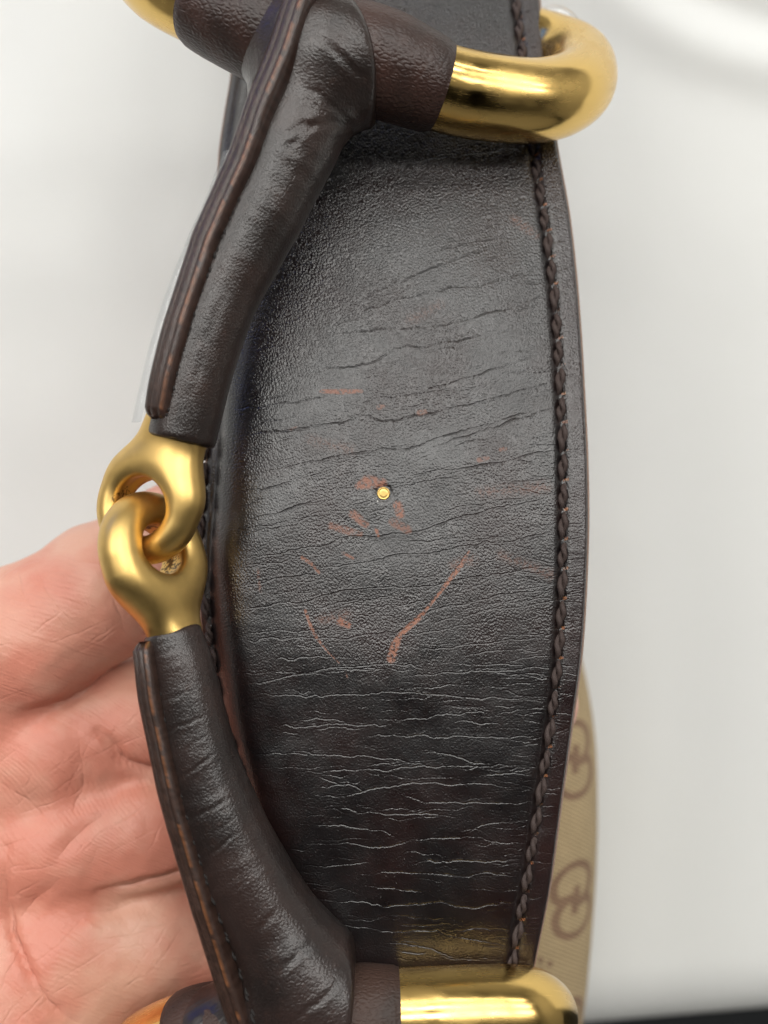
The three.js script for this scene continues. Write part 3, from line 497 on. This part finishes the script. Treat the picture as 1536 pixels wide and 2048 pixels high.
// ---------------------------------------------------------------- upper bit half
const LABG = 'linked halves of the leather wrapped bit';
const upper = thing('bit_half', 'leather wrapped brass bit half whose round eye lies open to the viewer', 'strap bit', P(640, 110, -4), LABG);
{
  const ax = [[362, 884, 4, 3.55], [395, 740, 4, 3.7], [437, 600, 3.5, 4.05], [483, 500, 3, 4.4], [530, 400, 2.5, 4.8], [585, 260, 1.5, 5.6], [640, 120, 0.5, 5.7]].map(([x, y, z, r]) => [P(x, y, z), r]);
  const body = chain(ax, 4), fr = chain([[P(640, 120, 0.5), 5.6], [P(770, 138, -1), 6.1]]), fl = chain([[P(640, 110, 0.5), 5.6], [P(500, 40, -1), 5.3]]);
  const cutA = P(752, 150, -1), cutN = V(0.93, 0.10, 0).normalize(), end0 = ax[0][0], endT = ax[1][0].clone().sub(end0).normalize();
  const f = (x, y, z) => { let d = smin(smin(body(x, y, z), fr(x, y, z), 4.5), fl(x, y, z), 3.5); const bow = 0.035 * Math.min(9, Math.abs(y - cutA.y + 2)) ** 2; d = smax(smax(d, (x - cutA.x + bow) * cutN.x + (y - cutA.y) * cutN.y * 0.3), -((x - end0.x) * endT.x + (y - end0.y) * endT.y + (z - end0.z) * endT.z)); return d; };
  const W = (a, b, d, w) => [P(...a, 4), P(...b, 4), d, w];
  const geo = fieldMesh(f, V(-30, -2, -9), V(2, 66, 12), 0.3, { uv: axisUV([...ax.map((q) => q[0]), P(690, -20, 0), P(740, -170, 0)]), color: leatherTone([0.024, 0.0155, 0.013], 1), displace: wrinkle([W([560, 290], [755, 225], 0.22, 0.35), W([600, 190], [745, 260], 0.16, 0.3), W([570, 330], [650, 240], 0.14, 0.3), W([640, 100], [735, 170], 0.2, 0.35), W([590, 380], [700, 250], 0.1, 0.4), W([420, 700], [455, 600], 0.1, 0.4), W([395, 800], [420, 700], 0.12, 0.3), W([450, 120], [520, 160], 0.15, 0.4)]) });
  part('leather_sleeve', geo, sleeveMat, upper);
  const ridgePts = [[640, -140, 7], [610, -60, 7.5], [585, 0, 7.8], [551, 100, 8], [510, 200, 8], [476, 300, 7.8], [437, 390, 7.6], [402, 470, 7.6], [373, 555, 7.8], [343, 650, 7.8], [318, 750, 7.6], [303, 838, 7.2]].map((q) => P(...q));
  const rd = part('raised_seam', ridgeGeo(ridgePts, 1.5, V(-0.42, 0.1, 0.9), false, true), ridgeMat, upper, { label: 'burnished layered leather seam standing up along the sleeve' });
  // small stitches in the groove beside the seam
  const gc = new THREE.CatmullRomCurve3([[560, 190, 5.8], [528, 290, 5.9], [480, 400, 6.2], [438, 500, 6.4], [405, 590, 6.4], [378, 680, 6.3], [354, 770, 6.1], [337, 845, 5.6]].map((q) => P(...q)));
  for (let k = 0; k < 17; k++) { const p = gc.getPointAt((k + 0.5) / 17); p.z = 9; while (f(p.x, p.y, p.z) > 0 && p.z > -5) p.z -= 0.1; p.z -= 0.06; placeStitch(stitchVariants[k % 3], p, gc.getTangentAt((k + 0.5) / 17), 0.1, rd, seamThread, 0.55); }
  // ring: brass, its front part wrapped in leather
  const ringPts = [[640, 100, 0], [760, 128, -0.5], [890, 178, -2], [1000, 198, -3], [1075, 202, -4.5], [1130, 188, -7], [1158, 160, -11], [1150, 122, -15.5], [1100, 98, -18.8], [1000, 70, -21], [760, 10, -24], [520, -60, -22], [380, -110, -18], [300, -120, -12], [288, -85, -6.5], [325, -38, -3], [400, 2, -1.2], [500, 45, -0.4]].map((q) => P(...q));
  const rc = new THREE.CatmullRomCurve3(ringPts, true, 'centripetal'); rc.arcLengthDivisions = 600;
  const near = (q) => { let b = 0, bd = 1e9; for (let k = 0; k <= 800; k++) { const d = rc.getPointAt(k / 800).distanceTo(q); if (d < bd) { bd = d; b = k / 800; } } return b; };
  const sR = near(P(884, 176, -2)), sL = near(P(398, 2, -1.2));
  const seg = (a, b, n) => { const o = []; for (let k = 0; k <= n; k++) o.push(rc.getPointAt(((a + (b - a) * k / n) % 1 + 1) % 1)); return o; };
  part('ring', sweep(seg(sR - 0.004, sL + 0.004, 60), 160, 36, round((s) => 4.62 - 0.7 * Math.sin(Math.PI * s) ** 2 * 0.8), { uvScale: 1 }), ringGold, upper, { label: 'polished brass ring curling round the edge of the strap' });
  part('ring_wrap', sweep(seg(sL - 1, sR, 40), 90, 40, round((s, a) => mix(4.85, 6.0, Math.sin(Math.PI * s) ** 0.8) + 0.05 * noise(s * 14, Math.cos(a) * 2, Math.sin(a) * 2) + (s > 0.985 || s < 0.015 ? -0.12 : 0)), { color: (k, s, c) => leatherTone([0.034, 0.0165, 0.0125], 1)(V(c.x + Math.cos(k * 6.28) * 4, c.y + Math.sin(k * 6.28) * 4, c.z)), uvScale: 0.7 }), wrapMat, upper, { label: 'reddish brown leather wrapped round the front of the brass ring' });
}
const eyeC = P(297, 1012, 3), upDir = P(352, 862, 3.6).sub(P(297, 1012, 3));
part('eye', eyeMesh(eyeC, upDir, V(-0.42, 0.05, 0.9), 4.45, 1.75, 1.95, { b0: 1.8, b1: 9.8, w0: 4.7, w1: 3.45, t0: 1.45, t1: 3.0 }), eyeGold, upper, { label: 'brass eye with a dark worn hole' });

// a clear film still stuck along the left of the raised seam
{
  const pts = [[455, 300, 6.6], [420, 390, 6.4], [385, 470, 6.2], [350, 555, 6.2], [318, 650, 6], [291, 750, 5.8], [270, 845, 5.4]].map((q) => P(...q));
  const c = new THREE.CatmullRomCurve3(pts);
  const g = gridGeo(4, 60, (i, j) => { const p = c.getPointAt(j / 60), a = i / 4; return { p: V(p.x + a * 1.1 - 0.35, p.y + 0.02 * i, p.z + a * 0.5 - 2.0 * a * (1 - a) + 0.1 * noise(j * 0.3, i)), uv: [a, j / 10] }; });
  const film = thing('protective_film', 'strip of clear plastic film stuck along the raised leather seam', 'plastic film', P(300, 750, 5));
  part('strip', g, new THREE.MeshPhysicalMaterial({ color: lin(0.85, 0.87, 0.88), transmission: 0.85, roughness: 0.15, thickness: 0, ior: 1.45, side: THREE.DoubleSide }), film);
}

// ---------------------------------------------------------------- lower bit half
const lower = thing('bit_half_001', 'leather wrapped brass bit half lying against the open palm, its eye seen edge on', 'strap bit', P(480, 1900, -6), LABG);
{
  const ax = [[342, 1258, 3.5, 3.0], [362, 1330, 3.6, 3.35], [380, 1420, 3.6, 3.6], [405, 1530, 3.5, 3.95], [445, 1650, 3.2, 4.5], [500, 1775, 2.6, 5.1], [575, 1900, 2, 5.5], [650, 2010, 1.2, 5.7]].map(([x, y, z, r]) => [P(x, y, z), r]);
  const body = chain(ax, 4), fr = chain([[P(600, 1960, 1.5), 5.4], [P(730, 2020, 0.8), 6.0]]), fl = chain([[P(600, 2050, 1.5), 5.4], [P(430, 2068, 0.5), 5.2]]);
  const cutA = P(706, 2000, 1), end0 = ax[0][0], endT = ax[1][0].clone().sub(end0).normalize();
  const f = (x, y, z) => { let d = smin(smin(body(x, y, z), fr(x, y, z), 4.5), fl(x, y, z), 4.5); d = smax(smax(d, x - cutA.x + 0.03 * Math.min(8, Math.abs(y - cutA.y - 1)) ** 2 - 0.12 * clamp(y - cutA.y, -8, 8)), -((x - end0.x) * endT.x + (y - end0.y) * endT.y + (z - end0.z) * endT.z)); return d; };
  const W = (a, b, d, w) => [P(...a, 4), P(...b, 4), d, w];
  const geo = fieldMesh(f, V(-28, -68, -9), V(3, -9, 12), 0.3, { uv: axisUV([...ax.map((q) => q[0]), P(760, 2170, 0)]), color: leatherTone([0.022, 0.0145, 0.0128], 1), displace: wrinkle([W([330, 1400], [385, 1372], 0.12, 0.16), W([340, 1455], [420, 1420], 0.14, 0.16), W([365, 1550], [440, 1490], 0.14, 0.16), W([385, 1480], [430, 1455], 0.1, 0.16), W([390, 1620], [470, 1580], 0.14, 0.16), W([415, 1700], [490, 1640], 0.13, 0.16), W([440, 1640], [478, 1622], 0.1, 0.16), W([520, 1840], [560, 1800], 0.12, 0.3), W([560, 1920], [640, 1850], 0.12, 0.35), W([600, 2000], [690, 1930], 0.14, 0.3), W([470, 1760], [510, 1735], 0.1, 0.2)]) });
  part('leather_sleeve', geo, sleeveMat, lower);
  const ridgePts = [[277, 1284, 6.6], [282, 1340, 7], [291, 1407, 7.2], [312, 1510, 7.4], [335, 1614, 7.6], [365, 1718, 7.6], [396, 1821, 7.6], [428, 1925, 7.4], [462, 2028, 7.2], [500, 2130, 7]].map((q) => P(...q));
  const rd = part('raised_seam', ridgeGeo(ridgePts, 1.12, V(-0.36, 0, 0.93), true, false), ridgeMat, lower, { label: 'burnished layered leather seam with an orange worn line' });
  const gc = new THREE.CatmullRomCurve3([[312, 1330, 5.8], [328, 1420, 6.1], [350, 1540, 6.3], [382, 1660, 6.5], [418, 1770, 6.6], [455, 1880, 6.6], [495, 1990, 6.4], [515, 2050, 6.3]].map((q) => P(...q)));
  for (let k = 0; k < 18; k++) { const p = gc.getPointAt((k + 0.5) / 18); p.z = 9; while (f(p.x, p.y, p.z) > 0 && p.z > -5) p.z -= 0.1; p.z -= 0.06; placeStitch(stitchVariants[k % 3], p, gc.getTangentAt((k + 0.5) / 18), -0.1, rd, seamThread, 0.55); }
  const ringPts = [[600, 2050, 1.5], [720, 2032, 0.8], [820, 2028, 0.6], [950, 2022, 0.4], [1040, 2022, -0.4], [1070, 2030, -4], [1062, 2042, -10], [1020, 2050, -14], [900, 2060, -16], [700, 2080, -17.5], [480, 2120, -17], [330, 2150, -13], [285, 2140, -8], [305, 2106, -3.5], [390, 2072, -0.4], [480, 2062, 0.8]].map((q) => P(...q));
  const rc = new THREE.CatmullRomCurve3(ringPts, true, 'centripetal'); rc.arcLengthDivisions = 600;
  const near = (q) => { let b = 0, bd = 1e9; for (let k = 0; k <= 800; k++) { const d = rc.getPointAt(k / 800).distanceTo(q); if (d < bd) { bd = d; b = k / 800; } } return b; };
  const sR = near(P(800, 2030, 0.6)), sL = near(P(375, 2076, -0.6));
  const seg = (a, b, n) => { const o = []; for (let k = 0; k <= n; k++) o.push(rc.getPointAt(((a + (b - a) * k / n) % 1 + 1) % 1)); return o; };
  part('ring', sweep(seg(sR - 0.004, sL + 0.004, 60), 160, 36, round(4.7)), ringGold, lower, { label: 'polished brass ring passing behind the strap, its end squared off' });
  part('ring_wrap', sweep(seg(sL - 1, sR, 40), 90, 40, round((s, a) => mix(4.9, 5.6, Math.sin(Math.PI * s) ** 0.8) + 0.06 * noise(s * 14, Math.cos(a) * 2, Math.sin(a) * 2) + (s > 0.985 || s < 0.015 ? -0.12 : 0)), { color: (k, s, c) => leatherTone([0.042, 0.0225, 0.016], 1)(V(c.x + Math.cos(k * 6.28) * 4, c.y + Math.sin(k * 6.28) * 4, c.z)), uvScale: 0.7 }), lowerWrap, lower, { label: 'worn brown leather wrapped round the front of the brass ring' });
  const c2 = P(306, 1106, 3), dn = P(343, 1262, 3.5).sub(P(300, 1106, 3));
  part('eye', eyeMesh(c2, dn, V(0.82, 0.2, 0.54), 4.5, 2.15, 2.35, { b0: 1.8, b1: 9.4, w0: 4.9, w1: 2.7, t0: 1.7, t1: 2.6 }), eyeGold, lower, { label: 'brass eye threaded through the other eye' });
}

// ---------------------------------------------------------------- clear loop on the brass ring
{
  const pts = [[1085, 22, -19], [1112, 15, -18.5], [1140, 28, -18], [1160, 55, -18], [1172, 90, -19], [1160, 130, -24], [1110, 130, -27], [1070, 90, -25], [1068, 45, -22]].map((q) => P(...q));
  const loop = thing('plastic_loop', 'thin clear plastic loop hanging on the brass ring behind the strap', 'plastic loop', P(1120, 60, -24));
  part('filament', sweep(pts, 120, 10, round(0.33), { closed: true }), new THREE.MeshPhysicalMaterial({ color: lin(0.95, 0.95, 0.96), transmission: 1, roughness: 0.06, thickness: 0.0006, ior: 1.4 }), loop);
}

// ---------------------------------------------------------------- the hand that holds the strap
{
  const K = (list) => chain(list.map(([x, y, z, r]) => [P(x, y, z), r]));
  const index = K([[-260, 1500, -17, 11], [-60, 1350, -15.5, 9.6], [60, 1276, -13.8, 8.6], [206, 1184, -15.2, 8.2], [356, 1092, -20, 7.8], [520, 1010, -23, 7.2], [700, 960, -22, 6.6]]);
  const middle = K([[-120, 1580, -18, 10], [90, 1505, -18.5, 9.3], [270, 1445, -21, 8.2], [450, 1415, -23, 7.8], [800, 1412, -22.5, 7.4], [990, 1408, -19.5, 6.4], [1076, 1408, -17.5, 5.0]]);
  const ringF = K([[-120, 1720, -18.5, 10], [110, 1680, -17.8, 9.0], [280, 1655, -18.5, 7.6], [450, 1640, -23, 7.4], [760, 1630, -23, 6.8]]);
  const pinky = K([[-120, 1900, -19, 10], [130, 1880, -18, 9], [300, 1885, -20, 8], [480, 1900, -25, 7.6], [700, 1900, -25, 6]]);
  const palm = K([[-260, 1560, -22, 15], [-160, 1780, -22, 15], [-120, 2000, -23, 15], [-100, 2300, -24, 15]]), heel = K([[120, 1980, -21, 10.5], [190, 2110, -22.5, 10.5], [180, 2300, -24, 11]]);
  const thenar = K([[-260, 1900, -15, 12], [-120, 2120, -13, 14]]);
  const folds = [[[[20, 1690], [17, 1778], [28, 1856], [50, 1897], [66, 1925], [103, 1988], [147, 2045]], 0.75, 0.55], [[[190, 1470], [219, 1497], [237, 1528], [266, 1547], [320, 1560]], 0.9, 0.6], [[[190, 1795], [237, 1787], [281, 1778], [328, 1772], [370, 1755]], 0.8, 0.55], [[[210, 1632], [156, 1669], [116, 1716]], 0.4, 1.0], [[[60, 1420], [100, 1412], [127, 1402], [150, 1380]], 0.7, 0.8], [[[160, 1838], [210, 1842], [250, 1832]], 0.35, 0.8], [[[150, 1470], [160, 1560], [135, 1640]], 0.28, 1.3], [[[225, 1175], [245, 1215], [255, 1262]], 0.3, 1.0], [[[120, 1760], [60, 1810], [40, 1840]], 0.25, 1.0], [[[0, 1560], [60, 1600], [90, 1650]], 0.25, 1.2]].map(([l, d, w]) => [new THREE.CatmullRomCurve3(l.map(([x, y]) => P(x, y, -10))).getPoints(24), d, w]);
  const f = (x, y, z) => {
    let d = smin(palm(x, y, z), thenar(x, y, z), 8); d = smin(d, heel(x, y, z), 8);
    d = smin(d, smin(smin(ringF(x, y, z), pinky(x, y, z), 2.2), middle(x, y, z), 1.8), 5);
    d = smin(d, index(x, y, z), 0.5 + 6 * sstep(P(150, 0, -15).x, P(-60, 0, -15).x, x));
    return d;
  };
  const g = fieldMesh(f, V(-68, -80, -45), V(25, 12, 4), 0.45, {
    uv: (p) => [(p.x + 62) / 64, (p.y + 66) / 64],
    displace: (p, g) => {
      let d = 0.55 * fbm(p.x * 0.15, p.y * 0.15, p.z * 0.15, 3) + 0.06 * fbm(p.x * 0.9, p.y * 0.9, p.z * 0.9, 2);
      if (g.z > 0) for (const [l, dep, w] of folds) { let m = 1e9, at = 0; for (let k = 0; k < l.length - 1; k++) { const a = l[k], b = l[k + 1], dx = b.x - a.x, dy = b.y - a.y, h = clamp(((p.x - a.x) * dx + (p.y - a.y) * dy) / (dx * dx + dy * dy)), q = Math.hypot(p.x - a.x - h * dx, p.y - a.y - h * dy); if (q < m) { m = q; at = (k + h) / (l.length - 1); } } if (m < 5) d -= dep * Math.sin(Math.PI * clamp(at, 0.04, 0.96)) ** 0.5 * (Math.exp(-((m / w) ** 2)) - 0.14 * Math.exp(-(((m - 2.2 * w) / (1.4 * w)) ** 2))); }
      return d;
    },
    color: (p) => { const n = fbm(p.x * 0.10 + 4, p.y * 0.10, p.z * 0.1, 4), n2 = fbm(p.x * 0.5, p.y * 0.5, p.z * 0.5, 3), k = clamp(0.5 + n * 1.5 + n2 * 0.4); return [mix(0.67, 0.62, k), mix(0.37, 0.235, k), mix(0.27, 0.165, k)]; },
  });
  const groove = new Float32Array(1024 * 1024);
  const cut = (pts, dep, w) => { const c = new THREE.CatmullRomCurve3(pts), L = c.getLength(), n = Math.ceil(L * 14); for (let k = 0; k <= n; k++) { const q = c.getPoint(k / n), t = c.getTangent(k / n), e = Math.sin(Math.PI * clamp(k / n, 0.02, 0.98)) ** 0.6 * dep * (0.8 + 0.4 * noise(k * 0.05, dep * 50)), x = (q.x + 62 + 0.12 * noise(k * 0.06, 3)) * 16, y = (q.y + 66 + 0.12 * noise(k * 0.06, 8)) * 16, R = Math.ceil(w * 40); for (let b = -R; b <= R; b++) for (let a = -R; a <= R; a++) { const i = Math.round(x) + a, j = Math.round(y) + b; if (i < 0 || j < 0 || i > 1023 || j > 1023) continue; const dd = Math.hypot(i - x, j - y) / 16 / w, v = -e * Math.exp(-dd * dd), o = j * 1024 + i; if (v < groove[o]) groove[o] = v; } } };
  for (const [l, d, w] of folds) cut(l.filter((_, k) => k % 4 === 0), d > 0.6 ? 1.5 : 0.7, 0.16);
  for (let k = 0; k < 70; k++) { const x = mix(-20, 330, rnd()), y = mix(1130, 2040, rnd()), a = (y < 1380 ? 0.5 + 1.6 * (rnd() < 0.25) : 0.15 + 0.9 * rnd()) + (rnd() - 0.5) * 0.5, len = 20 + 50 * rnd(); cut([-1, 0, 1].map((t) => P(x + t * len * Math.cos(a), y - t * len * Math.sin(a) + (rnd() - 0.5) * 8, -10)), 0.25 + 0.3 * rnd(), 0.1); }
  const skinBump = dataTex(1024, 1024, (i, j) => {
    const x = i / 16, y = j / 16, a = 1.15 + 0.9 * fbm(x * 0.03, y * 0.03, 0, 2), w = 0.22 * noise(x * 0.4, y * 0.4), t = x * Math.cos(a) + y * Math.sin(a) + w, m = clamp(0.45 + 1.2 * noise(x * 0.2 + 9, y * 0.2));
    const b = x * -Math.sin(a) + y * Math.cos(a);
    const k = 0.5 + 0.10 * m * Math.sin(t * Math.PI * 2 / 0.42) + 0.13 * noise(t * 3.1, b * 0.35) + 0.08 * noise(t * 7, b * 1.2) + 0.10 * noise(x * 6, y * 6) + groove[j * 1024 + i]; return [k, k, k];
  }, { float: true });
  const skin = new THREE.MeshPhysicalMaterial({ vertexColors: true, roughness: 0.46, bumpMap: skinBump, bumpScale: 0.00014, specularIntensity: 0.9, sheen: 0.15, sheenColor: lin(0.9, 0.5, 0.4), sheenRoughness: 0.5 });
  const hand = part('hand', g, skin, scene);
  hand.userData.label = 'bare open hand, palm up, fingers passing behind the leather strap to hold it'; hand.userData.category = 'hand';
}
scene.traverse((o) => { if (o.isMesh) { o.castShadow = true; o.receiveShadow = true; } });
renderer.render(scene, camera);
